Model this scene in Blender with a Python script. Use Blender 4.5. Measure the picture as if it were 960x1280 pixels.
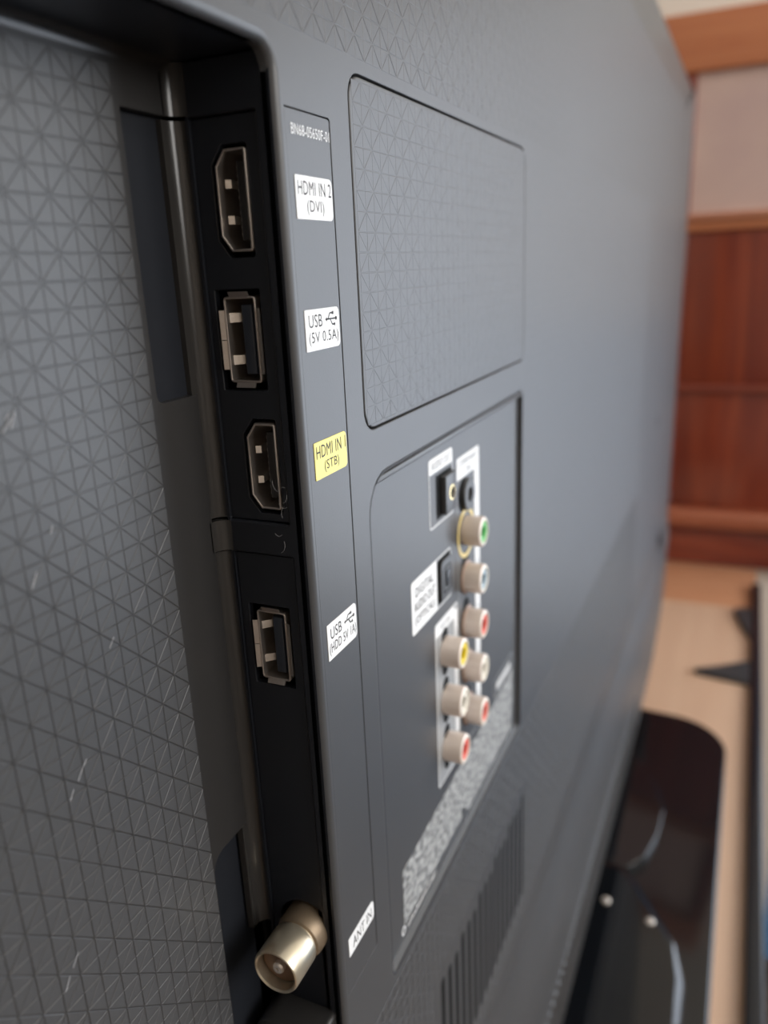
import bpy, bmesh, math, random
from mathutils import Vector, Matrix
from mathutils.geometry import tessellate_polygon
random.seed(7)
for o in list(bpy.data.objects):
    bpy.data.objects.remove(o)
SC = bpy.context.scene
COL = SC.collection
S = 0.001            # everything below is written in millimetres
ZO = 1220.0          # height of the lens above the floor
PI = math.pi


def W(p):
    return Vector((p[0] * S, p[1] * S, (p[2] + ZO) * S))


# ------------------------------------------------------------------ camera
cd = bpy.data.cameras.new('camera')
cam = bpy.data.objects.new('camera', cd)
COL.objects.link(cam)
right = Vector((0.41084807, -0.91066215, -0.04356956))
down = Vector((-0.28680187, -0.08373307, -0.95432356))
fwd = Vector((0.86541814, 0.40457783, -0.29558118))
m = Matrix((( right.x, -down.x, -fwd.x, 0), (right.y, -down.y, -fwd.y, 0), (right.z, -down.z, -fwd.z, 0), (0, 0, 0, 1)))
cam.matrix_world = Matrix.Translation(W((0, 0, 0))) @ m
cd.sensor_fit = 'AUTO'
cd.sensor_width = 36.0
cd.lens = 983.7 / 1280 * 36.0
cd.clip_start = 0.005
cd.clip_end = 50
cd.dof.use_dof = True
cd.dof.focus_distance = 0.136
cd.dof.aperture_fstop = 13.0
SC.camera = cam
SC.view_settings.view_transform = 'Standard'
SC.view_settings.look = 'None'
SC.view_settings.gamma = 1
SC.view_settings.use_curve_mapping = False
SC.view_settings.exposure = 0.3
SC.cycles.use_denoising = True

# ------------------------------------------------------------------ world and lamps
wd = bpy.data.worlds.new('daylight')
SC.world = wd
wd.use_nodes = True
bg = wd.node_tree.nodes['Background']
bg.inputs['Color'].default_value = (0.80, 0.88, 1.0, 1)
bg.inputs['Strength'].default_value = 4.0


def area(name, loc, target, sx, sy, power, color):
    ld = bpy.data.lights.new(name, 'AREA')
    ld.shape = 'RECTANGLE'
    ld.size, ld.size_y = sx * S, sy * S
    ld.energy = power
    ld.color = color
    o = bpy.data.objects.new(name, ld)
    COL.objects.link(o)
    o.location = W(loc)
    d = (W(target) - W(loc))
    o.rotation_euler = d.to_track_quat('-Z', 'Y').to_euler()
    return o


area('window_light', (200, -2300, 800), (300, 60, 0), 1800, 1300, 42, (1.0, 0.98, 0.95))


# ------------------------------------------------------------------ materials
def mat(name, col, rough=0.5, metal=0.0, spec=0.5, bump=None, vary=None, coat=0.0, trans=0.0):
    mt = bpy.data.materials.new(name)
    mt.use_nodes = True
    nt = mt.node_tree
    b = nt.nodes['Principled BSDF']
    b.inputs['Base Color'].default_value = (*col, 1)
    b.inputs['Roughness'].default_value = rough
    b.inputs['Metallic'].default_value = metal
    b.inputs['Specular IOR Level'].default_value = spec
    b.inputs['Coat Weight'].default_value = coat
    b.inputs['Coat Roughness'].default_value = 0.12
    b.inputs['Transmission Weight'].default_value = trans
    tc = nt.nodes.new('ShaderNodeTexCoord')
    if bump:
        n = nt.nodes.new('ShaderNodeTexNoise')
        n.inputs['Scale'].default_value = bump[0]
        n.inputs['Detail'].default_value = 3
        nt.links.new(tc.outputs['Object'], n.inputs['Vector'])
        bp = nt.nodes.new('ShaderNodeBump')
        bp.inputs['Strength'].default_value = bump[1]
        bp.inputs['Distance'].default_value = bump[2]
        nt.links.new(n.outputs['Fac'], bp.inputs['Height'])
        nt.links.new(bp.outputs['Normal'], b.inputs['Normal'])
    if vary:     # (scale, colour2, lo, hi)
        n = nt.nodes.new('ShaderNodeTexNoise')
        n.inputs['Scale'].default_value = vary[0]
        n.inputs['Detail'].default_value = 5
        nt.links.new(tc.outputs['Object'], n.inputs['Vector'])
        r = nt.nodes.new('ShaderNodeValToRGB')
        r.color_ramp.elements[0].position = vary[2]
        r.color_ramp.elements[1].position = vary[3]
        r.color_ramp.elements[0].color = (*col, 1)
        r.color_ramp.elements[1].color = (*vary[1], 1)
        nt.links.new(n.outputs['Fac'], r.inputs['Fac'])
        nt.links.new(r.outputs['Color'], b.inputs['Base Color'])
    return mt


def wood(name, c1, c2, rough, axis, coat=0.3, scale=14):
    mt = mat(name, c1, rough, coat=coat)
    nt = mt.node_tree
    b = nt.nodes['Principled BSDF']
    tc = nt.nodes.new('ShaderNodeTexCoord')
    mp = nt.nodes.new('ShaderNodeMapping')
    sc = [scale] * 3
    sc[axis] = scale * 0.09
    mp.inputs['Scale'].default_value = sc
    nt.links.new(tc.outputs['Object'], mp.inputs['Vector'])
    n = nt.nodes.new('ShaderNodeTexNoise')
    n.inputs['Scale'].default_value = 4.0
    n.inputs['Detail'].default_value = 7
    n.inputs['Distortion'].default_value = 0.9
    nt.links.new(mp.outputs['Vector'], n.inputs['Vector'])
    r = nt.nodes.new('ShaderNodeValToRGB')
    r.color_ramp.elements[0].position = 0.3
    r.color_ramp.elements[1].position = 0.72
    r.color_ramp.elements[0].color = (*c1, 1)
    r.color_ramp.elements[1].color = (*c2, 1)
    nt.links.new(n.outputs['Fac'], r.inputs['Fac'])
    nt.links.new(r.outputs['Color'], b.inputs['Base Color'])
    bp = nt.nodes.new('ShaderNodeBump')
    bp.inputs['Strength'].default_value = 0.15
    bp.inputs['Distance'].default_value = 0.001
    nt.links.new(n.outputs['Fac'], bp.inputs['Height'])
    nt.links.new(bp.outputs['Normal'], b.inputs['Normal'])
    return mt


M = {
    'back': mat('charcoal_plastic', (0.058, 0.059, 0.062), 0.38, bump=(2600, 0.10, 0.0001), vary=(30, (0.065, 0.066, 0.069), 0.35, 0.7)),
    'relief': mat('embossed_charcoal_plastic', (0.058, 0.059, 0.062), 0.37, bump=(2600, 0.10, 0.0001)),
    'smooth': mat('smooth_dark_plastic', (0.028, 0.027, 0.027), 0.30, bump=(900, 0.05, 0.0001)),
    'fillet': mat('fillet_plastic', (0.036, 0.034, 0.032), 0.20),
    'black': mat('port_panel_black_plastic', (0.015, 0.017, 0.022), 0.36, spec=0.4, bump=(1600, 0.06, 0.0001)),
    'void': mat('black_inside', (0.004, 0.004, 0.004), 0.7, spec=0.2),
    'gloss': mat('gloss_black_plastic', (0.006, 0.007, 0.009), 0.08, spec=0.6),
    'white': mat('white_label', (0.82, 0.83, 0.84), 0.45),
    'grey_print': mat('pale_grey_print', (0.60, 0.61, 0.62), 0.5),
    'silver_print': mat('silver_plate', (0.30, 0.31, 0.32), 0.4),
    'yellow': mat('yellow_label', (0.86, 0.78, 0.22), 0.45),
    'ink': mat('black_ink', (0.02, 0.02, 0.022), 0.6),
    'nickel': mat('nickel_shell', (0.50, 0.45, 0.41), 0.34, metal=0.85),
    'bright': mat('bright_spring', (0.86, 0.80, 0.74), 0.25, metal=0.6),
    'tongue': mat('slate_tongue_plastic', (0.035, 0.042, 0.058), 0.35),
    'tonguek': mat('black_tongue_plastic', (0.020, 0.018, 0.017), 0.4),
    'jack': mat('champagne_jack_metal', (0.80, 0.70, 0.63), 0.33, metal=0.25),
    'antenna': mat('tarnished_nickel', (0.62, 0.56, 0.44), 0.30, metal=0.8, vary=(160, (0.42, 0.30, 0.18), 0.5, 0.75)),
    'cream': mat('cream_plastic', (0.80, 0.76, 0.68), 0.4),
    'green': mat('green_insert', (0.10, 0.52, 0.12), 0.4),
    'blue': mat('blue_insert', (0.36, 0.47, 0.55), 0.4),
    'red': mat('red_insert', (0.78, 0.13, 0.10), 0.4),
    'yel': mat('yellow_insert', (0.85, 0.66, 0.03), 0.4),
    'ringy': mat('yellow_ring_print', (0.75, 0.60, 0.25), 0.5),
    'gold': mat('gold_contact', (0.85, 0.68, 0.35), 0.25, metal=0.9),
    'lint': mat('pale_lint', (0.35, 0.35, 0.36), 0.9),
    'table': wood('tan_tabletop', (0.60, 0.39, 0.265), (0.67, 0.46, 0.32), 0.42, 0, coat=0.1, scale=9),
    'orange': wood('orange_wood', (0.46, 0.15, 0.065), (0.56, 0.22, 0.10), 0.35, 1),
    'mahog': wood('red_mahogany', (0.16, 0.030, 0.020), (0.28, 0.062, 0.032), 0.30, 1),
    'mahogp': wood('red_mahogany_panel', (0.14, 0.024, 0.018), (0.30, 0.062, 0.028), 0.24, 2, scale=7),
    'rail': wood('rail_wood', (0.42, 0.15, 0.08), (0.52, 0.24, 0.14), 0.35, 1),
    'pane': mat('panel_reflection_haze', (0.60, 0.44, 0.42), 0.2, coat=0.5, vary=(6, (0.78, 0.60, 0.52), 0.3, 0.7)),  # pale colour carries the hazy reflection on the upper wood panel
    'plaster': mat('white_plaster', (0.88, 0.84, 0.77), 0.8),
    'wallin': mat('beige_wall', (0.42, 0.36, 0.30), 0.85),
    'added_blue': mat('added_blue_reflection_wall', (0.12, 0.30, 0.60), 0.6),  # unseen wall made blue to tint the reflections in the television
    'floor': mat('dark_brown_floor', (0.060, 0.042, 0.030), 0.5, vary=(5, (0.085, 0.060, 0.042), 0.4, 0.6)),
    'slate': mat('slate_plastic', (0.040, 0.042, 0.046), 0.45),
    'endwood': wood('pale_orange_wood', (0.50, 0.235, 0.125), (0.58, 0.30, 0.17), 0.4, 1),
    'ledge': wood('ledge_wood', (0.30, 0.085, 0.045), (0.40, 0.13, 0.065), 0.33, 1),
    'bar': mat('black_satin_bar', (0.012, 0.014, 0.018), 0.25),
}


def speckle(name, dark, lite, sx, sz):
    mt = mat(name, dark, 0.5)
    nt = mt.node_tree
    b = nt.nodes['Principled BSDF']
    tc = nt.nodes.new('ShaderNodeTexCoord')
    mp = nt.nodes.new('ShaderNodeMapping')
    mp.inputs['Scale'].default_value = (sx, 1, sz)
    nt.links.new(tc.outputs['Object'], mp.inputs['Vector'])
    n = nt.nodes.new('ShaderNodeTexNoise')
    n.inputs['Scale'].default_value = 1.0
    n.inputs['Detail'].default_value = 2
    nt.links.new(mp.outputs['Vector'], n.inputs['Vector'])
    r = nt.nodes.new('ShaderNodeValToRGB')
    r.color_ramp.elements[0].position = 0.42
    r.color_ramp.elements[1].position = 0.58
    r.color_ramp.elements[0].color = (*dark, 1)
    r.color_ramp.elements[1].color = (*lite, 1)
    nt.links.new(n.outputs['Fac'], r.inputs['Fac'])
    nt.links.new(r.outputs['Color'], b.inputs['Base Color'])
    return mt


M['sticker'] = speckle('small_print_sticker', (0.13, 0.135, 0.14), (0.42, 0.43, 0.43), 420, 900)
M['fineprint'] = speckle('fine_print_line', (0.16, 0.16, 0.16), (0.7, 0.7, 0.7), 900, 700)


# ------------------------------------------------------------------ mesh helpers
class MB:
    def __init__(self):
        self.v, self.f, self.flat = [], [], []

    def add(self, vs, fs, flat=False):
        k = len(self.v)
        self.v += [tuple(p) for p in vs]
        self.f += [tuple(i + k for i in f) for f in fs]
        self.flat += [flat] * len(fs)

    def box(self, x0, x1, y0, y1, z0, z1, bev=0.0):
        bm = bmesh.new()
        bmesh.ops.create_cube(bm, size=1)
        for v in bm.verts:
            v.co = ((x0 + x1) / 2 + v.co.x * (x1 - x0), (y0 + y1) / 2 + v.co.y * (y1 - y0), (z0 + z1) / 2 + v.co.z * (z1 - z0))
        if bev > 0:
            bmesh.ops.bevel(bm, geom=bm.edges[:], offset=bev, segments=3, profile=0.5, affect='EDGES')
        bm.verts.index_update()
        self.add([v.co[:] for v in bm.verts], [[v.index for v in f.verts] for f in bm.faces])
        bm.free()
        return self

    def lathe(self, c, axis, prof, n=32, close=False):
        # prof: list of (distance along axis, radius)
        a = Vector(axis).normalized()
        u = a.orthogonal().normalized()
        w = a.cross(u)
        vs, fs = [], []
        for (t, r) in prof:
            for i in range(n):
                th = 2 * PI * i / n
                vs.append(Vector(c) + a * t + (u * math.cos(th) + w * math.sin(th)) * max(r, 1e-4))
        for j in range(len(prof) - 1):
            for i in range(n):
                i2 = (i + 1) % n
                fs.append((j * n + i, j * n + i2, (j + 1) * n + i2, (j + 1) * n + i))
        self.add(vs, fs)
        return self

    def prism(self, loop, frm, w0, w1):
        # loop of (u, v) CCW; frm maps (u, v, w) to world mm
        n = len(loop)
        vs = [frm(u, v, w1) for u, v in loop] + [frm(u, v, w0) for u, v in loop]
        fs = [tuple(range(n)), tuple(reversed(range(n, 2 * n)))]
        fs += [(i, n + i, n + (i + 1) % n, (i + 1) % n) for i in range(n)]
        self.add(vs, fs)
        return self

    def sweep(self, path, r, n=8):
        vs, fs = [], []
        for k, p in enumerate(path):
            p = Vector(p)
            d = (Vector(path[min(k + 1, len(path) - 1)]) - Vector(path[max(k - 1, 0)])).normalized()
            u = d.orthogonal().normalized()
            w = d.cross(u)
            for i in range(n):
                th = 2 * PI * i / n
                vs.append(p + (u * math.cos(th) + w * math.sin(th)) * r)
        for k in range(len(path) - 1):
            for i in range(n):
                fs.append((k * n + i, k * n + (i + 1) % n, (k + 1) * n + (i + 1) % n, (k + 1) * n + i))
        self.add(vs, fs)
        return self

    def build(self, name, material, parent=None, origin=None, angle=35, fix=True):
        if origin is None:
            origin = ORG.get(parent.name, (0, 0, 0)) if parent else (0, 0, 0)
        me = bpy.data.meshes.new(name)
        o3 = Vector(origin)
        me.from_pydata([((Vector(p) - o3) * S)[:] for p in self.v], [], self.f)
        if fix:
            bm = bmesh.new()
            bm.from_mesh(me)
            bmesh.ops.recalc_face_normals(bm, faces=bm.faces[:])
            bm.to_mesh(me)
            bm.free()
        me.set_sharp_from_angle(angle=math.radians(angle))
        for p, fl in zip(me.polygons, self.flat):
            p.use_smooth = not fl
        me.materials.append(M[material] if isinstance(material, str) else material)
        return link(name, me, parent, origin)


ORG = {}


def link(name, me, parent, origin):
    o = bpy.data.objects.new(name, me)
    COL.objects.link(o)
    if parent:
        po = ORG.get(parent.name, (0, 0, 0))
        o.parent = parent
        o.location = (Vector(origin) - Vector(po)) * S
    else:
        o.location = W(origin)
    ORG[o.name] = tuple(origin)
    return o


def empty(name, loc, label, cat, group=None):
    o = bpy.data.objects.new(name, None)
    o.empty_display_size = 0.02
    COL.objects.link(o)
    o.location = W(loc)
    ORG[o.name] = tuple(loc)
    o['label'] = label
    o['category'] = cat
    if group:
        o['group'] = group
    return o


def rrect(u0, u1, v0, v1, r, seg=6):
    # r: one radius or (bl, br, tr, tl); CCW
    if not isinstance(r, (tuple, list)):
        r = (r,) * 4
    out = []
    for (cx, cy, rr, a0) in ((u0, v0, r[0], PI), (u1, v0, r[1], 1.5 * PI), (u1, v1, r[2], 0), (u0, v1, r[3], .5 * PI)):
        if rr <= 0:
            out.append((cx, cy))
            continue
        ox = cx + (rr if cx == u0 else -rr)
        oy = cy + (rr if cy == v0 else -rr)
        for k in range(seg + 1):
            a = a0 + .5 * PI * k / seg
            out.append((ox + rr * math.cos(a), oy + rr * math.sin(a)))
    return out


def circ(cu, cv, r, n=36):
    return [(cu + r * math.cos(2 * PI * i / n), cv + r * math.sin(2 * PI * i / n)) for i in range(n)]


def inset(loop, d):
    # shrink a CCW loop by d (miter)
    n = len(loop)
    out = []
    for i in range(n):
        p0, p1, p2 = Vector(loop[i - 1]), Vector(loop[i]), Vector(loop[(i + 1) % n])
        e1, e2 = (p1 - p0), (p2 - p1)
        if e1.length < 1e-9: e1 = e2
        if e2.length < 1e-9: e2 = e1
        n1 = Vector((-e1.y, e1.x)).normalized()
        n2 = Vector((-e2.y, e2.x)).normalized()
        b = n1 + n2
        k = b.length_squared
        b = b * (2 / k) if k > 0.3 else n1
        out.append(tuple(p1 + b * d))
    return out


def fy(y0):      # a plane facing the room: u = X, v = Z, w = towards the viewer
    return lambda u, v, w: (u, y0 - w, v)


def fx(x0):      # a plane facing -X: u = -Y, v = Z, w = towards -X
    return lambda u, v, w: (x0 - w, -u, v)


def fz(z0):      # a plane facing up: u = X, v = Y
    return lambda u, v, w: (u, v, z0 + w)


def plate(name, outer, holes, frm, thick, bev, material, parent, mb=None, hole_bev=None, back=True):
    b = mb or MB()
    hole_bev = bev if hole_bev is None else hole_bev
    loops = [(outer, 1, bev)] + [(h, -1, hole_bev) for h in holes]
    caps = []
    for lp, sgn, bv in loops:
        rings = []
        steps = 4 if bv > 0 else 0
        for k in range(steps + 1):
            a = .5 * PI * k / steps if steps else 0
            d = bv * (1 - math.sin(a)) if steps else 0
            w = -bv * (1 - math.cos(a)) if steps else 0
            rings.append((inset(lp, sgn * d), w))
        if steps: pass
        rings.append((lp, -thick))
        caps.append(rings[0][0])
        vs, fs = [], []
        n = len(lp)
        for ring, w in rings:
            vs += [frm(u, v, w) for u, v in ring]
        for j in range(len(rings) - 1):
            for i in range(n):
                i2 = (i + 1) % n
                q = (j * n + i, (j + 1) * n + i, (j + 1) * n + i2, j * n + i2)
                fs.append(q if sgn > 0 else tuple(reversed(q)))
        b.add(vs, fs)
    flat = [p for c in caps for p in c]
    tris = tessellate_polygon([[Vector((p[0], p[1], 0)) for p in c] for c in caps])

    def orient(t):
        (ax, ay), (bx, by), (cx, cy) = (flat[i] for i in t)
        return t if (bx - ax) * (cy - ay) - (by - ay) * (cx - ax) > 0 else (t[0], t[2], t[1])
    b.add([frm(u, v, 0) for u, v in flat], [orient(t) for t in tris], flat=True)
    if back:
        fl2 = [p for lp, s, bv in loops for p in lp]
        b.add([frm(u, v, -thick) for u, v in fl2], [tuple(reversed(orient(t))) for t in tris], flat=True)
    if mb is None:
        return b.build(name, material, parent, fix=False)
    return b


def text(s, box, frm, material, parent, name='lettering', rot=False, thick=0.03):
    cu = bpy.data.curves.new('t', 'FONT')
    cu.body = s
    cu.size = 1
    cu.align_x = 'CENTER'
    cu.resolution_u = 3
    cu.space_character = 1.05
    t = bpy.data.objects.new('t', cu)
    COL.objects.link(t)
    bpy.context.view_layer.update()
    me = bpy.data.meshes.new_from_object(t.evaluated_get(bpy.context.evaluated_depsgraph_get()))
    bpy.data.objects.remove(t)
    pts = [(v.co.y * -1, v.co.x) if rot else (v.co.x, v.co.y) for v in me.vertices]
    us = [p[0] for p in pts]
    vs = [p[1] for p in pts]
    u0, u1, v0, v1 = box
    a, b_, c, d = min(us), max(us), min(vs), max(vs)
    mb = MB()
    mb.add([frm(u0 + (p[0] - a) / (b_ - a) * (u1 - u0), v0 + (p[1] - c) / (d - c) * (v1 - v0), thick) for p in pts],
           [list(p.vertices) for p in me.polygons], flat=True)
    bpy.data.meshes.remove(me)
    return mb.build(name, material, parent, fix=False)


def relief(name, u0, u1, v0, v1, pu, pv, h, frm, parent, keep=None, material='relief', taper=None):
    # embossed triangles on a squared grid with alternating diagonals
    mb = MB()
    vs, fs = [], []
    nu, nv = round((u1 - u0) / pu), round((v1 - v0) / pv)
    pu, pv = (u1 - u0) / nu, (v1 - v0) / nv
    for i in range(nu):
        for j in range(nv):
            a, b = (u0 + i * pu, v0 + j * pv), (u0 + (i + 1) * pu, v0 + j * pv)
            c, d = (u0 + (i + 1) * pu, v0 + (j + 1) * pv), (u0 + i * pu, v0 + (j + 1) * pv)
            tris = ((a, b, c), (a, c, d)) if (i + j) % 2 == 0 else ((a, b, d), (b, c, d))
            for t in tris:
                cx = sum(p[0] for p in t) / 3
                cy = sum(p[1] for p in t) / 3
                if keep and not keep(cx, cy):
                    continue
                A, B, C = (math.dist(t[1], t[2]), math.dist(t[0], t[2]), math.dist(t[0], t[1]))
                s = A + B + C
                ic = ((A * t[0][0] + B * t[1][0] + C * t[2][0]) / s, (A * t[0][1] + B * t[1][1] + C * t[2][1]) / s)
                inr = abs((t[1][0] - t[0][0]) * (t[2][1] - t[0][1]) - (t[2][0] - t[0][0]) * (t[1][1] - t[0][1])) / s
                k = len(vs)
                f0, f1 = 1 - 0.07 / inr, 1 - 0.15 / inr
                for p in t:
                    vs.append(frm(ic[0] + (p[0] - ic[0]) * f0, ic[1] + (p[1] - ic[1]) * f0, 0.0))
                hh = h * random.uniform(0.85, 1.15) * (taper(cx) if taper else 1)
                for p in t:
                    vs.append(frm(ic[0] + (p[0] - ic[0]) * f1, ic[1] + (p[1] - ic[1]) * f1, hh * random.uniform(0.9, 1.1)))
                fs += [(k + 3, k + 4, k + 5), (k, k + 1, k + 4, k + 3), (k + 1, k + 2, k + 5, k + 4), (k + 2, k, k + 3, k + 5)]
    mb.add(vs, fs, flat=True)
    o = mb.build(name, material, parent, fix=False)
    o['kind'] = 'stuff'
    return o


# ------------------------------------------------------------------ the setting
TABLE = -470.0
WX = 1266.0


def struct(o, label=None):
    o['kind'] = 'structure'
    if label:
        o['label'] = label
    return o


struct(MB().box(-1500, 1400, -2600, 700, -ZO - 30, -ZO).build('floor', 'floor'), 'dark brown floor below the edge of the tan tabletop')
struct(MB().box(-1560, -1500, -2600, 700, -ZO, 1400).build('wall_left', 'wallin'), 'plain beige wall behind the camera, out of view')
struct(MB().box(-1500, WX, 640, 700, -ZO, 1400).build('wall_back', 'wallin'), 'plain beige wall behind the television, out of view')
struct(MB().box(-1560, 1400, -2600, 700, 1400, 1440).build('ceiling', 'plaster'), 'white ceiling, out of view')
wr = struct(MB().box(WX + 20, WX + 90, -110, 640, -ZO, 1400).build('wall_right', 'plaster'),
            'white wall above red-brown wooden panelling at the end of the table')
for (a, b, z0, z1, mm) in ((-320, -110, -ZO, -90, 'added_blue'), (-320, -110, -90, 1400, 'plaster'), (-2000, -320, -ZO, -640, 'added_blue'), (-2000, -320, 420, 1400, 'plaster'), (-2600, -2000, -ZO, 1400, 'plaster')):  # blue sections added out of view for the blue reflection
    MB().box(WX + 20, WX + 90, a, b, z0, z1).build('wall_section', mm, wr)
struct(MB().box(-1560, 1400, -2660, -2600, -ZO, 1400).build('wall_front', 'wallin'), 'plain beige wall facing the back of the television, out of view')
win = struct(empty('added_window_1', (WX + 50, -1160, -640), 'window added out of view beside the wooden panelling to brighten the reflections', 'window'))  # unseen window added for the light and the sheen on the back cover
del win['category']
for (a, b, z0, z1) in ((-2000, -1950, -640, 420), (-370, -320, -640, 420), (-1950, -370, -640, -590), (-1950, -370, 370, 420), (-1070, -1040, -590, 370)):
    MB().box(WX + 30, WX + 80, a, b, z0, z1, 3).build('added_window_frame', 'plaster', win)
Y0, Y1 = -110, 638


def wall_piece(name, z0, z1, x0, material, bev=2, y0=Y0, y1=Y1):
    return MB().box(x0, WX + 20, y0, y1, z0, z1, bev).build(name, material, wr)


wall_piece('top_rail', 234, 306, WX - 6, 'orange', 3)['label'] = 'orange-brown top rail under the white wall'
wall_piece('middle_rail', 44, 54, WX - 8, 'rail', 3)
wall_piece('middle_rail', 30, 43.6, WX - 3, 'orange', 4)
wall_piece('thin_rail', -197, -187, WX - 3, 'mahog', 2)
wall_piece('ledge', -408, -378, WX - 16, 'ledge', 9)['label'] = 'rounded orange-brown ledge above the skirting'
wall_piece('skirting', -470, -408, WX, 'mahog', 2)
cols = [(-84, 93), (139, 400)]
for (a, b) in cols:
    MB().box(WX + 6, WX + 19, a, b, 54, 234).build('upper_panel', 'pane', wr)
    MB().box(WX + 4, WX + 19, a, b, -187, 30, 1.5).build('panel', 'mahogp', wr)
    MB().box(WX + 4, WX + 19, a, b, -378, -197, 1.5).build('panel', 'mahogp', wr)
for (a, b) in ((93, 139), (400, Y1), (Y0, -84)):
    for (z0, z1) in ((54, 234), (-187, 30), (-378, -197)):
        MB().box(WX, WX + 19, a, b, z0, z1, 2).build('stile', 'mahog', wr)

# ------------------------------------------------------------------ table
tb = empty('table', (500, 250, -ZO), 'table with a tan wooden top that carries the television', 'table')
MB().box(-500, 1105, -40, 560, TABLE - 24, TABLE, 1.5).build('tabletop', 'table', tb)
MB().box(1106, WX - 1, -40, 560, TABLE - 24, TABLE - 0.6, 1.5).build('end_board', 'endwood', tb)['label'] = 'orange-brown board at the far end of the tabletop'
for lx in (-460, 1190):
    for ly in (0, 500):
        MB().box(lx, lx + 50, ly, ly + 50, -ZO, TABLE - 24, 2).build('leg', 'orange', tb)

# black bar with prongs along the edge of the table
br = empty('pronged_bar', (800, -46, TABLE), 'black bar with pointed prongs lying along the near edge of the tan tabletop', 'bar')
MB().box(300, 1189, -45, -33, TABLE, TABLE + 7, 2.0).build('rail', 'bar', br)
for pts in ([(884, -33), (940, -33), (915, 0), (899, 26), (893, 26), (889, 0)], [(1002, -33), (1098, -33), (1092, -12), (1078, -13), (1040, -22)]):
    plate('prong', pts, [], fz(TABLE + 6), 6, 1.5, 'slate', br)['label'] = 'slate-grey pointed prong'

# ------------------------------------------------------------------ television
BY = 63.0       # plane of the back cover
TVO = (400, 100, TABLE)
tv = empty('television', TVO, 'television seen from behind, its charcoal back full of connection ports', 'television')

REC = (-70, 105.3, -185, 30)            # recess
UP = (128.2, 241.6, -28.9, 31.0)        # upper blank panel
LP = (128.6, 240.6, -157.6, -38.2)      # lower socket panel


def cw(lp):
    return lp


strip = rrect(107.4, 121.2, -141, 22.8, (0, .6, .6, 0))
holes = [rrect(REC[0], REC[1], REC[2], REC[3], (3, 3, 3.2, 3)), rrect(UP[0], UP[1], UP[2], UP[3], 4.2),
         rrect(LP[0], LP[1], LP[2], LP[3], (2, 2, 2.5, 8)), strip]
mb = MB()
# sharp little bevels on the small holes, a soft one on the recess
b = mb
outer = rrect(-112, 760, -250, 113, 4)


def back_plate():
    loops = [(outer, 1, 0.0), (holes[0], -1, 1.3), (holes[1], -1, .25), (holes[2], -1, .8), (holes[3], -1, .08)]
    caps = []
    for lp, sgn, bv in loops:
        rings = []
        for k in range(6):
            a = .5 * PI * k / 5
            rings.append((inset(lp, sgn * bv * (1 - math.sin(a))), -bv * (1 - math.cos(a))))
        rings.append((lp, -2.2))
        caps.append(rings[0][0])
        n = len(lp)
        vs, fs = [], []
        for ring, w in rings:
            vs += [fy(BY)(u, v, w) for u, v in ring]
        for j in range(6):
            for i in range(n):
                i2 = (i + 1) % n
                q = (j * n + i, (j + 1) * n + i, (j + 1) * n + i2, j * n + i2)
                fs.append(q if sgn > 0 else tuple(reversed(q)))
        mb.add(vs, fs)
    flat = [p for c in caps for p in c]
    tris = tessellate_polygon([[Vector((p[0], p[1], 0)) for p in c] for c in caps])
    out = []
    for t in tris:
        (ax, ay), (bx, by), (cx, cy) = (flat[i] for i in t)
        out.append(t if (bx - ax) * (cy - ay) - (by - ay) * (cx - ax) > 0 else (t[0], t[2], t[1]))
    mb.add([fy(BY)(u, v, 0) for u, v in flat], out, flat=True)


back_plate()
back = mb.build('back_cover', 'back', tv, fix=False)

# sloping surround of the back cover: top, right and left bevels
mb = MB()
prof_in = [(-112, BY, 113), (760, BY, 113), (760, BY, -250), (-112, BY, -250)]
XR, XL, ZT = 905, -125, 151
sur = MB()


def strip_quads(m_, A, B):
    vs = A + B
    n = len(A)
    m_.add(vs, [(i, i + 1, n + i + 1, n + i) for i in range(n - 1)])


strip_quads(sur, [(-112, BY, 113), (760, BY, 113)], [(-112, BY + .8, 117), (764, BY + .8, 117)])
strip_quads(sur, [(-112, BY + .8, 117), (764, BY + .8, 117)], [(XL, BY + 7, ZT), (XR, BY + 7, ZT)])
strip_quads(sur, [(760, BY, 113), (760, BY, -250)], [(764, BY + .3, 117), (764, BY + .3, -252)])
strip_quads(sur, [(764, BY + .3, 117), (764, BY + .3, -252)], [(XR - 25, BY + 3, 148), (XR - 25, BY + 3, -360)])
strip_quads(sur, [(XR - 25, BY + 3, 148), (XR - 25, BY + 3, -360)], [(XR, BY + 7, ZT), (XR, BY + 7, -375)])
strip_quads(sur, [(-112, BY, 113), (-112, BY, -250)], [(XL, BY + 7, ZT), (XL, BY + 7, -375)])
sur.build('cover_surround', 'back', tv, angle=20)

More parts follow.
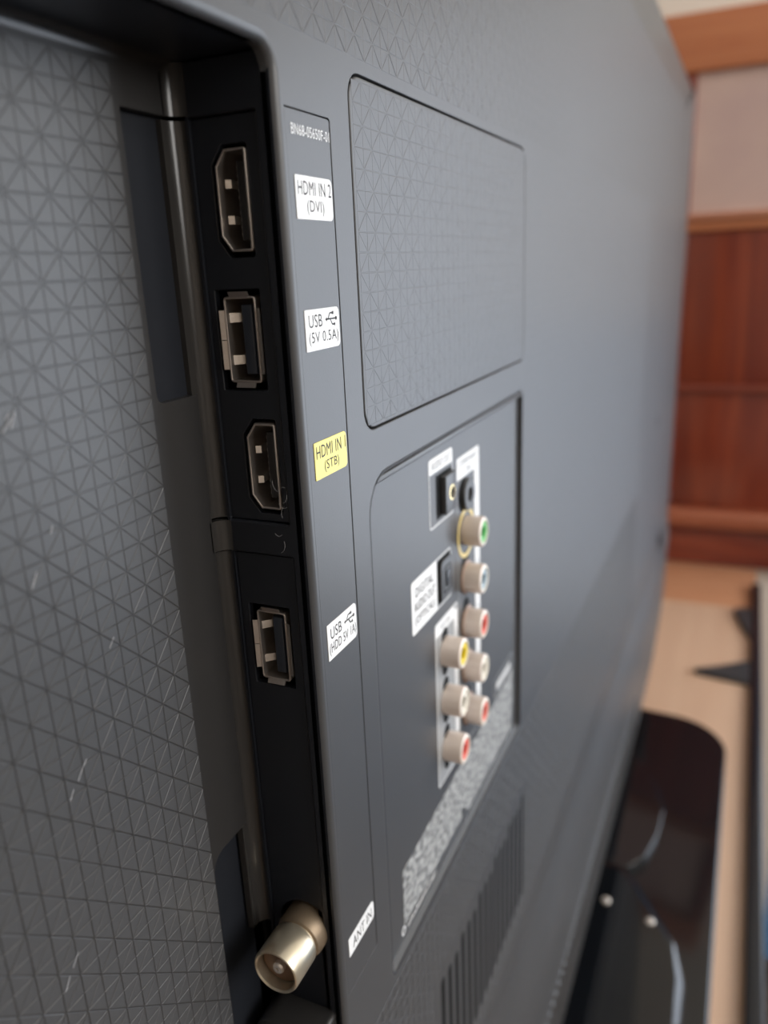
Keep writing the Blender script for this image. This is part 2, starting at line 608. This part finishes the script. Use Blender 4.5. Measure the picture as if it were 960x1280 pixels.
# lower ridge, slope and lip
prof = [(63, -250), (63.2, -254), (65.2, -268), (65.4, -272), (64.8, -280), (62.8, -300), (62.2, -310), (61.8, -350), (62.2, -353), (61.0, -390), (61.6, -394), (95, -396)]
xs = [XL, 640, 760, 850, 885, XR]
low = MB()
rows = []
for x in xs:
    t = 0 if x <= 640 else (x - 640) / (XR - 640)
    rows.append([(x, y + (t * t * (66.5 - y) if z < -340 and y < 66 else 0) + (3 * t * t if z >= -340 else 0), z + (t ** 3) * (24 if z < -340 else 0)) for y, z in prof])
n = len(prof)
low.add([p for r in rows for p in r], [(i * n + j, i * n + j + 1, (i + 1) * n + j + 1, (i + 1) * n + j) for i in range(len(xs) - 1) for j in range(n - 1)])
low.build('lower_lip', 'back', tv, angle=50)
ribs = MB()
x = -100
while x < 620:
    ribs.add([(x, 62.3, -354), (x + 3.8, 62.3, -354), (x + 3.4, 61.1, -389), (x, 61.1, -389),
              (x + .6, 61.3, -355), (x + 2.8, 61.3, -355), (x + 2.8, 60.2, -388), (x + .6, 60.2, -388)],
             [(4, 5, 6, 7), (0, 1, 5, 4), (1, 2, 6, 5), (2, 3, 7, 6), (3, 0, 4, 7)])
    x += 6.5
rb = ribs.build('lip_ribs', 'back', tv)
rb['kind'] = 'stuff'
# bezel and screen on the far side
bz = MB()
for (x0, x1, z0, z1) in ((XL - 2, XL + 8, -388, ZT + 2), (XR - 8, XR + 2, -388, ZT + 2), (XL + 8, XR - 8, ZT - 8, ZT + 2), (XL + 8, XR - 8, -388, -378)):
    bz.box(x0, x1, BY + 7.2, BY + 58, z0, z1, 1.5)
bz.build('bezel', 'gloss', tv)
MB().box(XL + 6, XR - 6, BY + 52, BY + 56, -380, ZT - 6).build('screen', 'gloss', tv)

# embossed triangles
F = fy(BY)
relief('embossed_triangles', 52, 760, 33.2, 113, 3.45, 3.42, .05, F, tv, taper=lambda u: max(.25, min(1, 1 - (u - 150) / 260)))
relief('embossed_triangles', 245, 560, -157, 33, 3.45, 3.42, .02, F, tv)
relief('embossed_triangles', 118, 560, -248, -160.5, 3.45, 3.42, .09, F, tv,
       keep=lambda u, v: not (152 < u < 250 and -238 < v < -186))

# --- recess
FY = 80.6       # floor of the recess
rc = MB()
NOTCH = rrect(93.6, 103.3, -18.2, 22.6, (1.2, 0, 0, .4))
WELL = rrect(92.6, 103.3, -184, -101, (0, 0, 0, 3))
plate('recess_floor', [(REC[0], REC[2]), (92.6, REC[2]), (92.6, -104.2), (93.0, -102.7), (94.1, -101.5), (95.6, -101), (103.3, -101), (103.3, -18.2), (94.9, -18.2),
      (94.0, -17.8), (93.6, -16.9), (93.6, 22.6), (103.3, 22.6), (103.3, 29.2), (REC[0], 29.2)], [], fy(FY), 2.6, .12, 'smooth', tv)
relief('embossed_triangles', 20, 92.4, -178, 27.6, 3.45, 3.42, .07, fy(FY), tv)
MB().box(93, 104, FY + 1.5, FY + 2.0, -19, 23.4).build('port_panel_tab', 'black', tv)
MB().box(92, 105, FY + 2.4, FY + 3, -185, -100).build('well_floor', 'black', tv)
# top wall with its fillet, left wall, bottom wall
R = 2.4


def concave(c, a0, a1, r, n=8):
    return [(c[0] + r * math.cos(a0 + (a1 - a0) * i / n), c[1] + r * math.sin(a0 + (a1 - a0) * i / n)) for i in range(n + 1)]


tw = MB()
p = [(BY + 1.2, 30.0)] + [(y, z) for y, z in concave((FY - 1.6, 30.0 - 1.6), PI / 2, 0, 1.6)]
strip_quads(tw, [(REC[0], y, z) for y, z in p[:2]], [(106.5, y, z) for y, z in p[:2]])
tw.build('recess_top_wall', 'black', tv, angle=60)
tf = MB()
strip_quads(tf, [(REC[0], y, z) for y, z in p[1:]], [(106.5, y, z) for y, z in p[1:]])
tf.build('top_fillet', 'smooth', tv, angle=60)
sw = MB()
sw.box(REC[0] - 2, REC[0], BY + .5, FY + 1, REC[2], 31)
sw.box(REC[0], 106, BY + .5, FY + 1, REC[2] - 2, REC[2])
sw.build('recess_side_wall', 'black', tv)


# wall with the ports: solid strips along Z with a fillet into the floor
def wall_prism(name, z0, z1, off, material, y_front=None):
    yf = BY + .6 if y_front is None else y_front
    arc = concave((105.3 + off - R, FY + off - R), 0, PI / 2, R, 9)
    loop = [(105.3 + off, yf)] + arc + [(101.5 + off, FY + off), (101.5 + off, FY + off + 1.2), (108.3, FY + off + 1.2), (108.3, yf)]
    return MB().prism(loop, lambda u, v, w: (u, v, w), z0, z1)


def piece(name, z0, z1, off, material, y_front=None):
    o = wall_prism(name, z0, z1, off, material, y_front).build(name, material, tv, angle=30)
    return o


FW = fx(105.3)
# plate of the wall between lip and grooves, holes for the two port panels
plate('port_wall', rrect(-78.3, -(BY + .8), REC[2], 29.6, 0), [rrect(-78.6 + .2, -66.7, -39.8, 22.4, .3), rrect(-78.4, -66.5, -184, -45.6, .3)],
      FW, 1.6, 0, 'black', tv, hole_bev=.4)


def fillet(name, z0, z1, off, material):
    arc = concave((105.3 + off - R, FY + off - R), 0, PI / 2, R, 9)
    arc2 = concave((105.3 + off - R, FY + off - R), PI / 2, 0, R + 1.3, 9)
    loop = arc + [(102.6, FY + off)] + [(102.6, FY + off + 1.3)] + arc2
    return MB().prism(loop, lambda u, v, w: (u, v, w), z0, z1).build(name, material, tv, angle=30)


fillet('corner_fillet', 22.7, 29.8, 0, 'fillet')
fillet('corner_fillet', -39.6, 22.2, .55, 'fillet')
fillet('corner_fillet', -45.4, -40.0, 0, 'fillet')
fillet('corner_fillet', -126, -45.8, .55, 'fillet')
PX = 105.85     # face of the port panels
FP = fx(PX)


def hdmi_loop(cy, cz, w, h, ch_u, ch_v):
    # wide side towards the room (small Y), chamfers at the deep side
    u0, u1 = -(cy + w / 2), -(cy - w / 2)
    z0, z1 = cz - h / 2, cz + h / 2
    r = .45
    return [(u0, z0 + ch_v), (u0 + ch_u * .86, z0 + .35), (u0 + ch_u, z0), (u1 - r, z0), (u1 - .13, z0 + .13), (u1, z0 + r),
            (u1, z1 - r), (u1 - .13, z1 - .13), (u1 - r, z1), (u0 + ch_u, z1), (u0 + ch_u * .86, z1 - .35), (u0, z1 - ch_v)]


HD = [(71.75, 10.55), (70.75, -30.2)]
US = [(72.65, -9.85), (72.2, -63.0)]
ANT = (70.7, -124.6)


def usb_loop(cy, cz, w, h, r=.5):
    return rrect(-(cy + w / 2), -(cy - w / 2), cz - h / 2, cz + h / 2, r, 4)


def hd_hole(c):
    cy, cz = c
    return hdmi_loop(cy + .35, cz - .1, 6.3, 15.9, 2.0, 2.6)


h1 = [hd_hole(HD[0]), usb_loop(US[0][0] + .3, US[0][1] - .1, 8.2, 15.6, .2), hd_hole(HD[1])]
h2 = [usb_loop(US[1][0] + .3, US[1][1] - .1, 8.2, 15.6, .2), circ(-ANT[0], ANT[1], 6.0)]
plate('port_panel', rrect(-78.3, -66.85, -39.6, 22.2, .25), h1, FP, 1.2, .12, 'black', tv, hole_bev=.16)
plate('port_panel', rrect(-78.2, -66.65, -183.8, -45.8, .25), h2, FP, 1.2, .12, 'black', tv, hole_bev=.16)
# dark housing behind the openings
MB().box(115, 116, 64, 82, -186, 31).build('housing', 'void', tv)
hs = MB()
hs.box(107.2, 115, 64.2, 64.6, -186, 31)
hs.box(107.2, 115, 81.6, 82.4, -186, 31)
hs.build('housing', 'void', tv)


def tube_shell(outer_l, t, w0, w1, name, parent, material='nickel'):
    inner = inset(outer_l, t)
    n = len(outer_l)
    mb = MB()
    ring = lambda lp, w: [FP(u, v, w) for u, v in lp]
    vs = ring(outer_l, w0) + ring(outer_l, w1 - .1) + ring(inset(outer_l, .1), w1) + ring(inset(outer_l, t - .1), w1) + ring(inner, w1 - .1) + ring(inner, w0)
    fs = []
    for j in range(5):
        for i in range(n):
            i2 = (i + 1) % n
            fs.append((j * n + i, j * n + i2, (j + 1) * n + i2, (j + 1) * n + i))
    mb.add(vs, fs)
    return mb.build(name, material, parent, angle=40)


def hdmi(c):
    cy, cz = c
    sh = tube_shell(hdmi_loop(cy, cz, 5.5, 14.4, 1.7, 2.3), .36, -7, .35, 'hdmi_port', tv)
    MB().prism(inset(hdmi_loop(cy, cz, 5.5, 14.4, 1.7, 2.3), .2), FP, -7, -6.6).build('back_wall', 'tonguek', sh)
    tg = MB()
    tg.box(PX + .9, PX + 6.8, cy - 1.55, cy - .25, cz - 5.6, cz + 5.6, .15)
    tg.build('tongue', 'tonguek', sh)
    for k in range(10):
        z = cz - 4.7 + k * 1.04
        MB().box(PX + 1.0, PX + 6, cy - .27, cy - .16, z - .2, z + .2).build('contact', 'nickel', sh)
    for dz in (2.55, -2.55):
        mb = MB()
        mb.add([(PX + .9, cy + 2.0, cz + dz - .6), (PX + .9, cy + 2.0, cz + dz + .6), (PX + 1.3, cy + 1.15, cz + dz + .6), (PX + 1.3, cy + 1.15, cz + dz - .6),
                (PX + 5.5, cy + 2.4, cz + dz - .6), (PX + 5.5, cy + 2.4, cz + dz + .6),
                ], [(0, 1, 2, 3), (3, 2, 5, 4)])
        mb.build('contact_spring', 'bright', sh)
    return sh


def usb(c):
    cy, cz = c
    sh = tube_shell(usb_loop(cy, cz, 5.9, 13.3, .6), .34, -9, .1, 'usb_port', tv)
    MB().prism(inset(usb_loop(cy, cz, 5.9, 13.3, .6), .2), FP, -9, -8.6).build('back_wall', 'tonguek', sh)
    # flared lips
    fl = MB()

    def lip(p0, p1, q0, q1):
        # inner edge p0-p1 (w .1), flared edge q0-q1 (w .5)
        t = .28
        vs = [FP(*p0, .0), FP(*p1, .0), FP(*q1, .42), FP(*q0, .42), FP(*p0, -.3), FP(*p1, -.3), FP(*q1, .14), FP(*q0, .14)]
        fl.add(vs, [(0, 1, 2, 3), (7, 6, 5, 4), (0, 3, 7, 4), (1, 5, 6, 2), (2, 6, 7, 3), (0, 4, 5, 1)])
    u0, u1 = -(cy + 2.95), -(cy - 2.95)
    z0, z1 = cz - 6.65, cz + 6.65
    e = .75
    lip((u0 + .1, cz + .06), (u0 + .1, cz + 4.6), (u0 - e, cz + .06), (u0 - e, cz + 4.6))
    lip((u0 + .1, cz - 4.6), (u0 + .1, cz - .06), (u0 - e, cz - 4.6), (u0 - e, cz - .06))
    lip((u1 - .1, cz - 5.2), (u1 - .1, cz + 4.8), (u1 + e, cz - 5.2), (u1 + e, cz + 4.8))
    lip((u0 + 1.2, z1 - .1), (u1 - 1.2, z1 - .1), (u0 + 1.2, z1 + e), (u1 - 1.2, z1 + e))
    lip((u0 + 1.2, z0 + .1), (u1 - 1.2, z0 + .1), (u0 + 1.2, z0 - e), (u1 - 1.2, z0 - e))
    fl.build('flared_lip', 'nickel', sh, angle=20)
    MB().box(PX + .6, PX + 8.8, cy - 1.75, cy + .15, cz - 5.4, cz + 5.4, .18).build('tongue', 'tongue', sh)
    for k in range(4):
        z = cz - 3.5 + k * 2.33
        MB().box(PX + 1.2, PX + 8, cy + .14, cy + .26, z - .45, z + .45).build('contact', 'gold', sh)
    for dz in (3.4, -3.2):
        mb = MB()
        mb.add([(PX + .7, cy + 2.55, cz + dz - .75), (PX + .7, cy + 2.55, cz + dz + .75), (PX + 2.0, cy + 1.15, cz + dz + .7), (PX + 2.0, cy + 1.15, cz + dz - .7),
                (PX + 5.5, cy + 2.6, cz + dz - .8), (PX + 5.5, cy + 2.6, cz + dz + .8)], [(0, 1, 2, 3), (3, 2, 5, 4)])
        mb.build('contact_spring', 'bright', sh)
    return sh


for c in HD:
    hdmi(c)
for c in US:
    usb(c)

# aerial socket
cA = (PX, ANT[0], ANT[1])
an = MB()
an.lathe(cA, (-1, 0, 0), [(3.2, 4.25), (4.2, 4.25), (4.5, 4.7), (4.8, 4.78), (11.3, 4.78), (11.75, 4.6), (11.85, 4.35), (11.6, 4.05), (3.5, 3.95), (3.4, 0)], 40)
aer = an.build('aerial_socket', 'antenna', tv, angle=40)
aer['label'] = 'tarnished silvery round aerial socket'
MB().lathe(cA, (-1, 0, 0), [(-2, 5.0), (2.4, 5.0), (2.9, 4.8), (3.6, 4.7), (3.9, 4.2)], 40).build('collar', mat('rusty_collar', (0.25, 0.19, 0.13), 0.45, metal=0.6), aer)
MB().lathe(cA, (-1, 0, 0), [(3.4, 3.9), (9.6, 3.85), (9.8, 1.6), (9.8, 0)], 32).build('insulator', mat('brown_insulator', (0.16, 0.09, 0.05), 0.5), aer)
MB().lathe(cA, (-1, 0, 0), [(9.0, 1.2), (10.6, 1.2), (11.0, .9), (11.0, .4), (10.2, .35), (10.2, 0)], 24).build('centre_contact', 'bright', aer)
# rounded boss under the aerial socket
boss = plate('cable_boss', rrect(-80.5, -65.2, -184, -144.2, (0, 0, 1, 4)), [rrect(-78.9, -66.4, -184 + .5, -146.2, (0, 0, 1, 3))], fx(98.5), 7.2, .5, 'smooth', tv)

# small scuffs and lint
li = MB()
for (y, z, n_) in ((67.4, -36, 3), (67.0, -33, 2), (68.5, -41.5, 2)):
    for k in range(n_):
        yy, zz = y + random.uniform(-.8, 1.2), z + random.uniform(-2, 2)
        a, rr = random.uniform(0, 6), random.uniform(.7, 1.5)
        li.sweep([(105.2, yy + rr * math.cos(a + t * .35), zz + 1.3 * rr * math.sin(a + t * .35)) for t in range(6)], .035, 5)
lo = li.build('lint', 'lint', tv)
lo['kind'] = 'stuff'
scf = MB()
for (u, v) in ((66.5, -15), (67.2, -15.6), (66.2, -16.1), (70, -30.5), (66, -36), (65.5, -68), (67.5, -66), (68.6, -64.8), (59, -95), (61, -92.6), (77, -50)):
    a = random.uniform(.7, 1.2)
    l, w_ = random.uniform(.5, 1.1), .07
    du, dv = math.cos(a), math.sin(a)
    scf.add([fy(FY)(u - l * du - w_ * dv, v - l * dv + w_ * du, .2), fy(FY)(u - l * du + w_ * dv, v - l * dv - w_ * du, .2),
             fy(FY)(u + l * du + w_ * dv, v + l * dv - w_ * du, .2), fy(FY)(u + l * du - w_ * dv, v + l * dv + w_ * du, .2)], [(0, 1, 2, 3)])
so = scf.build('scuff_marks', 'lint', tv)
so['kind'] = 'stuff'

# --- label strip beside the recess
ls = plate('label_strip', rrect(107.4, 120.9, -140.8, 22.6, (0, .5, .5, 0)), [], fy(BY + .02), 1.5, .05, 'back', tv)
MB().box(107.2, 121.4, BY + 1.2, BY + 1.6, -142, 23).build('strip_backing', 'void', tv)
text('BN68-05650F-01', (108.9, 120.6, 19.25, 20.75), fy(BY - .02), 'white', ls)
FL = fy(BY - .10)


def port_label(u0, u1, v0, v1, material, desc):
    o = plate('port_label', rrect(u0, u1, v0, v1, (0.15, .9, .9, .15)), [], FL, .12, .03, material, tv)
    o['label'] = desc
    return o


def trident(u, v, w, h, parent):
    b = MB()
    t = .13

    def bar(a, c):
        d = (Vector(c) - Vector(a)).normalized() * t
        nrm = Vector((-d.y, d.x))
        A, C = Vector(a), Vector(c)
        b.add([FL(*(A + nrm), .03), FL(*(A - nrm), .03), FL(*(C - nrm), .03), FL(*(C + nrm), .03)], [(0, 1, 2, 3)])

    def blob(loop):
        b.add([FL(p[0], p[1], .03) for p in loop], [tuple(range(len(loop)))])
    bar((u + .4, v), (u + w, v))
    blob([(u, v), (u + .55, v - .38), (u + .55, v + .38)])
    bar((u + w * .45, v), (u + w * .62, v - h * .4)); bar((u + w * .62, v - h * .4), (u + w * .8, v - h * .4))
    bar((u + w * .25, v), (u + w * .42, v + h * .4)); bar((u + w * .42, v + h * .4), (u + w * .66, v + h * .4))
    blob(circ(u + w * .82, v - h * .4, .28, 10))
    blob(circ(u + w * .98, v, .34, 10))
    blob(rrect(u + w * .62, u + w * .78, v + h * .4 - .25, v + h * .4 + .25, 0))
    return b.build('usb_symbol', 'ink', parent, fix=False)


l = port_label(108.9, 120.4, 7.6, 13.8, 'white', 'white rectangular port label with two lines of black print')
text('HDMI IN 2', (109.5, 120.0, 11.1, 13.1), FL, 'ink', l)
text('(DVI)', (112.0, 117.4, 8.2, 10.4), FL, 'ink', l)
l = port_label(108.9, 120.3, -12.1, -5.7, 'white', 'white port label with a USB symbol')
text('USB', (110.0, 114.4, -8.5, -6.5), FL, 'ink', l)
trident(115.4, -7.5, 3.8, 2.3, l)
text('(5V 0.5A)', (109.8, 119.7, -11.4, -9.2), FL, 'ink', l)
l = port_label(108.9, 120.3, -33.0, -26.7, 'yellow', 'yellow port label with two lines of black print')
text('HDMI IN 1', (109.5, 119.9, -29.5, -27.4), FL, 'ink', l)
text('(STB)', (112.0, 117.2, -32.3, -30.2), FL, 'ink', l)
l = port_label(108.9, 120.2, -66.1, -59.2, 'white', 'white port label low on the strip with a USB symbol')
text('USB', (110.0, 114.2, -62.3, -60.2), FL, 'ink', l)
trident(115.2, -61.3, 3.9, 2.3, l)
text('(HDD 5V 1A)', (109.4, 119.8, -65.4, -63.0), FL, 'ink', l)
l = port_label(108.7, 120.2, -132.4, -128.0, 'white', 'small white port label at the bottom of the strip')
text('ANT IN', (110.4, 119.0, -131.4, -129.0), FL, 'ink', l)

# --- blank upper panel
plate('blank_panel', rrect(UP[0] + .35, UP[1] - .35, UP[2] + .35, UP[3] - .35, 3.9), [], fy(BY), 1.8, .3, 'back', tv)
relief('embossed_triangles', UP[0] + 1.2, UP[1] - 1, UP[2] + 1.1, UP[3] - 1, 3.45, 3.42, .028, F, tv)
MB().box(UP[0] - 1, UP[1] + 1, BY + 1.7, BY + 2.1, UP[2] - 1, UP[3] + 1).build('panel_backing', 'void', tv)

# --- socket panel, sunk into the cover
PY = 64.5
CAM_SCALE = 0.98473


def fp(y0):      # panel print: positions scaled about the camera onto the shallower panel plane
    return lambda u, v, w: (126.64 + CAM_SCALE * (u - 128.6), y0 - w, -37.62 + CAM_SCALE * (v + 38.2))


def pp(u, v):
    q = fp(PY)(u, v, 0)
    return (q[0], PY, q[2])


sp = MB()
sp.box(LP[0] - .5, LP[1] + .5, PY, PY + 1, LP[2] - .5, LP[3] + .5)
# jack holes are built as dark discs behind the jacks
sk = sp.build('socket_panel', 'back', tv)
# sill along the bottom of the panel and a thin shut line around it
sl = MB()
sl.add([(LP[0] + .2, PY - .02, LP[2] + .9), (LP[1] - .2, PY - .02, LP[2] + .9), (LP[1] - .2, BY + .4, LP[2] + .05), (LP[0] + .2, BY + .4, LP[2] + .05)], [(0, 1, 2, 3)])
sl.build('panel_sill', 'back', tv)
lo_ = rrect(LP[0], LP[1], LP[2], LP[3], (2, 2, 2.5, 8))
plate('shut_line', inset(lo_, -.42), [inset(lo_, -.1)], fy(BY - .012), .01, 0, 'ink', tv, back=False)
lips = MB()
lips.box(LP[0] + .6, LP[1] - .6, PY - 1.4, PY, LP[3] - 1.6, LP[3] - .3, .3)
lips.build('panel_lip', 'back', tv)


def frame(name, loop, t, mtl, parent, w=.06):
    return plate(name, loop, [inset(loop, t)], fp(PY - w), .06, 0, mtl, parent)


# audio out
o = frame('audio_out_frame', rrect(165.4, 181.8, -60.4, -43.2, 1.0, 4), .45, 'grey_print', tv)
a = plate('audio_out_label', rrect(165.6, 181.6, -46.9, -43.3, (0, 0, .9, .9), 4), [], fp(PY - .1), .1, 0, 'white', tv)
text('AUDIO OUT', (167.2, 180.2, -46.1, -44.1), fp(PY - .12), 'silver_print', a)
hb = MB()
hb.box(167.6, 178.4, PY - .1, PY + .6, -58.1, -47.3)
hb.build('jack_opening', 'void', tv)
hj = MB().box(170.2, 177.8, PY - 1.6, PY, -57.5, -48.0, .2).build('headphone_jack', 'back', tv)
MB().lathe((pp(177.0, -53.6)[0], PY - 1.6, pp(177.0, -53.6)[2]), (0, -1, 0), [(-.2, 2.0), (.12, 2.0), (.15, 1.5), (-.1, 1.45)], 24).build('gold_ring', 'gold', hj)
MB().lathe((pp(177.0, -53.6)[0], PY - 1.6, pp(177.0, -53.6)[2]), (0, -1, 0), [(.03, 1.46), (.03, 0)], 24).build('hole', 'void', hj)
# optical
frame('optical_frame', rrect(152.5, 179.4, -82.2, -68.8, (1, 1, 1, 1), 4), .45, 'grey_print', tv)
a = plate('optical_label', rrect(152.6, 168.9, -82.1, -68.9, (.9, 0, 0, .9), 4), [], fp(PY - .1), .1, 0, 'white', tv)
text('DIGITAL', (155.0, 166.4, -73.2, -70.9), fp(PY - .12), 'ink', a)
text('AUDIO OUT', (154.0, 167.6, -76.7, -74.4), fp(PY - .12), 'ink', a)
text('(OPTICAL)', (154.4, 167.0, -80.5, -78.0), fp(PY - .12), 'ink', a)
MB().box(167.4, 176.2, PY - .08, PY + .4, -80.1, -68.6).build('optical_opening', 'void', tv)
op = plate('optical_socket', rrect(170.3, 178.7, -80.7, -70.2, (.2, .2, 1.6, 1.6), 3), [], fp(PY - .8), 1.0, .2, 'smooth', tv)
frame('shutter_outline', rrect(171.8, 177.4, -79.0, -72.0, (.2, .2, 1.2, 1.2), 3), .35, 'void', op, w=.84)
MB().box(171.0, 173.4, PY - 1.1, PY - .7, -76.4, -72.1, .1).build('shutter', 'black', op)


# RCA sockets
def rca(cx, cz, ring, end=59.4):
    c = pp(cx, cz)
    k = PY - end
    b = MB().lathe(c, (0, -1, 0), [(-1, 4.05), (k - .5, 4.05), (k - .15, 3.95), (k, 3.7), (k, 3.5)], 32)
    j = b.build('rca_socket', 'jack', tv, angle=40)
    MB().lathe(c, (0, -1, 0), [(k - .05, 3.55), (k + .12, 3.45), (k + .12, 3.0), (k - .4, 2.95)], 32).build('rim', 'cream', j)
    MB().lathe(c, (0, -1, 0), [(k - .35, 3.0), (k - .25, 2.9), (k - .25, 1.55), (k - 3.5, 1.5)], 28).build('colour_insert', ring, j)
    MB().lathe(c, (0, -1, 0), [(k - 3.4, 1.6), (k - 3.4, 0)], 20).build('hole', 'void', j)
    return j


# AV column plate
AVX, CX = 174.0, 191.6
AVZ = (-95.9, -110.1, -124.4)
CZ = (-68.4, -82.0, -95.5, -109.2, -123.0)
ap = plate('av_plate', rrect(166.9, 183.6, -133.4, -86.0, 1.0, 4), [], fp(PY - .06), .06, 0, 'silver_print', tv)
frame('av_frame', rrect(166.7, 183.8, -133.6, -85.8, 1.0, 4), .5, 'grey_print', ap, w=.08)
a = plate('av_label', rrect(167.0, 181.0, -89.6, -86.0, (0, 0, .9, .9), 4), [], fp(PY - .1), .1, 0, 'white', tv)
text('AV IN', (170.5, 177.5, -88.8, -86.9), fp(PY - .12), 'silver_print', a)
st = plate('side_print_strip', rrect(180.8, 183.5, -133.0, -87.6, .5, 3), [], fp(PY - .11), .1, 0, 'white', tv)
for s, z0 in (('VIDEO', -99), ('L-AUDIO', -114), ('R', -126)):
    text(s, (181.4, 182.9, z0, z0 + (6 if len(s) < 6 else 8) * (0.3 if s == 'R' else 1)), fp(PY - .13), 'silver_print', st, rot=True)
for z in AVZ:
    for dz in (-4.6, 4.6):
        MB().lathe((pp(AVX - .4, z + dz)[0], PY, pp(AVX - .4, z + dz)[2]), (0, -1, 0), [(-.1, 2.1), (.14, 2.1), (.14, 0)], 20).build('latch_hole', 'void', tv)
for z, r_ in zip(AVZ, ('yel', 'cream', 'red')):
    rca(AVX, z, r_)['label'] = {'yel': 'metal socket with a yellow insert', 'cream': 'metal socket with a white insert', 'red': 'metal socket with a red insert'}[r_]

# component column
frame('component_frame', rrect(184.8, 203.4, -133.6, -47.3, 1.0, 4), .4, 'silver_print', tv)
a = plate('component_label', rrect(184.9, 203.2, -53.2, -47.4, (0, 0, .9, .9), 4), [], fp(PY - .1), .1, 0, 'white', tv)
text('COMPONENT', (186.4, 201.6, -50.0, -48.3), fp(PY - .12), 'silver_print', a)
text('IN', (192.5, 196.0, -52.6, -50.8), fp(PY - .12), 'silver_print', a)
st = plate('side_print_strip', rrect(199.2, 203.3, -133.4, -53.2, (.9, .9, 0, 0), 3), [], fp(PY - .1), .1, 0, 'white', tv)
for s, z0, ln in (('Y', -69.5, 2), ('Pb', -84, 4), ('Pr', -97.5, 4), ('L', -110.2, 2), ('R', -124, 2)):
    text(s, (200.3, 202.2, z0, z0 + ln), fp(PY - .12), 'silver_print', st, rot=True)
dj = MB().lathe((pp(192.2, -58.4)[0], PY, pp(192.2, -58.4)[2]), (0, -1, 0), [(-.5, 4.3), (1.0, 4.3), (1.25, 4.1), (1.25, 2.0), (.2, 1.8), (.2, 0)], 28).build('round_jack', 'back', tv, angle=30)
MB().lathe((pp(190.6, -58.4)[0], PY, pp(190.6, -58.4)[2]), (0, -1, 0), [(-.1, 4.6), (.06, 4.6), (.06, 0)], 28).build('jack_shadow_gap', 'void', tv)
MB().lathe((pp(CX, CZ[0] - .6)[0], PY, pp(CX, CZ[0] - .6)[2]), (0, -1, 0), [(.02, 6.9), (.16, 6.9), (.16, 5.7), (.02, 5.7)], 40).build('yellow_ring', 'ringy', tv)
for z in CZ[1:]:
    MB().lathe((pp(CX - .6, z + 5.2)[0], PY, pp(CX - .6, z + 5.2)[2]), (0, -1, 0), [(-.1, 2.3), (.14, 2.3), (.14, 0)], 20).build('latch_hole', 'void', tv)
    MB().lathe((pp(CX, z)[0], PY, pp(CX, z)[2]), (0, -1, 0), [(-.1, 4.8), (.3, 4.8), (.4, 4.6), (.4, 3.8)], 28).build('socket_flange', mat('brown_flange', (0.30, 0.20, 0.15), 0.45), tv)
for z, r_ in zip(CZ, ('green', 'blue', 'red', 'cream', 'red')):
    rca(CX, z, r_)['label'] = 'metal socket with a %s insert' % {'green': 'green', 'blue': 'blue', 'red': 'red', 'cream': 'white'}[r_]

# print along the bottom of the socket panel
stk = plate('information_sticker', [(141.0, -155.2), (184.0, -155.6), (184.8, -151.9), (190.0, -157.0), (237.3, -157.0 + .4), (239.0, -146.0), (239.0, -134.8), (237.0, -134.8), (141.2, -139.2)],
            [], fp(PY - .08), .08, 0, 'sticker', tv)
frame('approval_frame', rrect(217.0, 239.4, -134.2, -128.0, .5, 3), .4, 'silver_print', tv)
plate('approval_mark', rrect(220.0, 236.5, -132.8, -130.2, .5, 3), [], fp(PY - .08), .06, 0, 'grey_print', tv)
plate('fine_print', rrect(143.0, 163.0, -157.4, -156.4, .2, 2), [], fp(PY - .08), .06, 0, 'fineprint', tv)
frame('round_mark', circ(140.4, -156.2, 1.2, 20), .4, 'white', tv, w=.1)

# --- ventilation slots
for k in range(16):
    x = 158 + k * 5.7
    plate('vent_slot', rrect(x, x + 3.0, -236, -190 - (k % 3), 1.0, 3), [], fy(BY - .03), .03, 0, 'void', tv)
MB().box(671, 675, BY - .1, BY, -134, -126).build('screw_hole', 'void', tv)

# --- stand


def dished(z0, k):
    # a top face that slopes down towards the viewer, flat underneath
    return lambda u, v, w: (u, v, z0 + (w + k * min(v + 13, 150) if w > -5 else -8))


ft = plate('stand_foot', rrect(180, 776, -13, 240, (20, 48, 20, 20), 10), [], dished(TABLE + 8, .07), 8, 2, 'gloss', tv)
cl = plate('neck_collar', [(525, 52), (545, 40), (575, 34), (608, 33), (632, 40), (655, 52), (675, 66), (675, 130), (525, 130)], [], dished(TABLE + 14, .09), 8, 1, 'gloss', tv)
nk = plate('stand_neck', [(220, 2), (425, 3), (455, 10), (476, 24), (506, 44), (514, 52), (516, 64), (516, 130), (220, 130)], [], fz(TABLE + 30), 24, 6, 'gloss', tv)
MB().box(300, 470, 78, 112, TABLE + 26, TABLE + 86, 6).build('upright', 'gloss', nk)
for (x, y) in ((474, 60), (466, 29)):
    MB().lathe((x, y, TABLE + 30), (0, 0, 1), [(-.2, 3.0), (1.0, 3.0), (1.7, 2.0), (1.8, 0)], 20).build('bolt', 'bright', nk)
print('objects', len(bpy.data.objects), 'tris', sum(len(m_.polygons) for m_ in bpy.data.meshes))
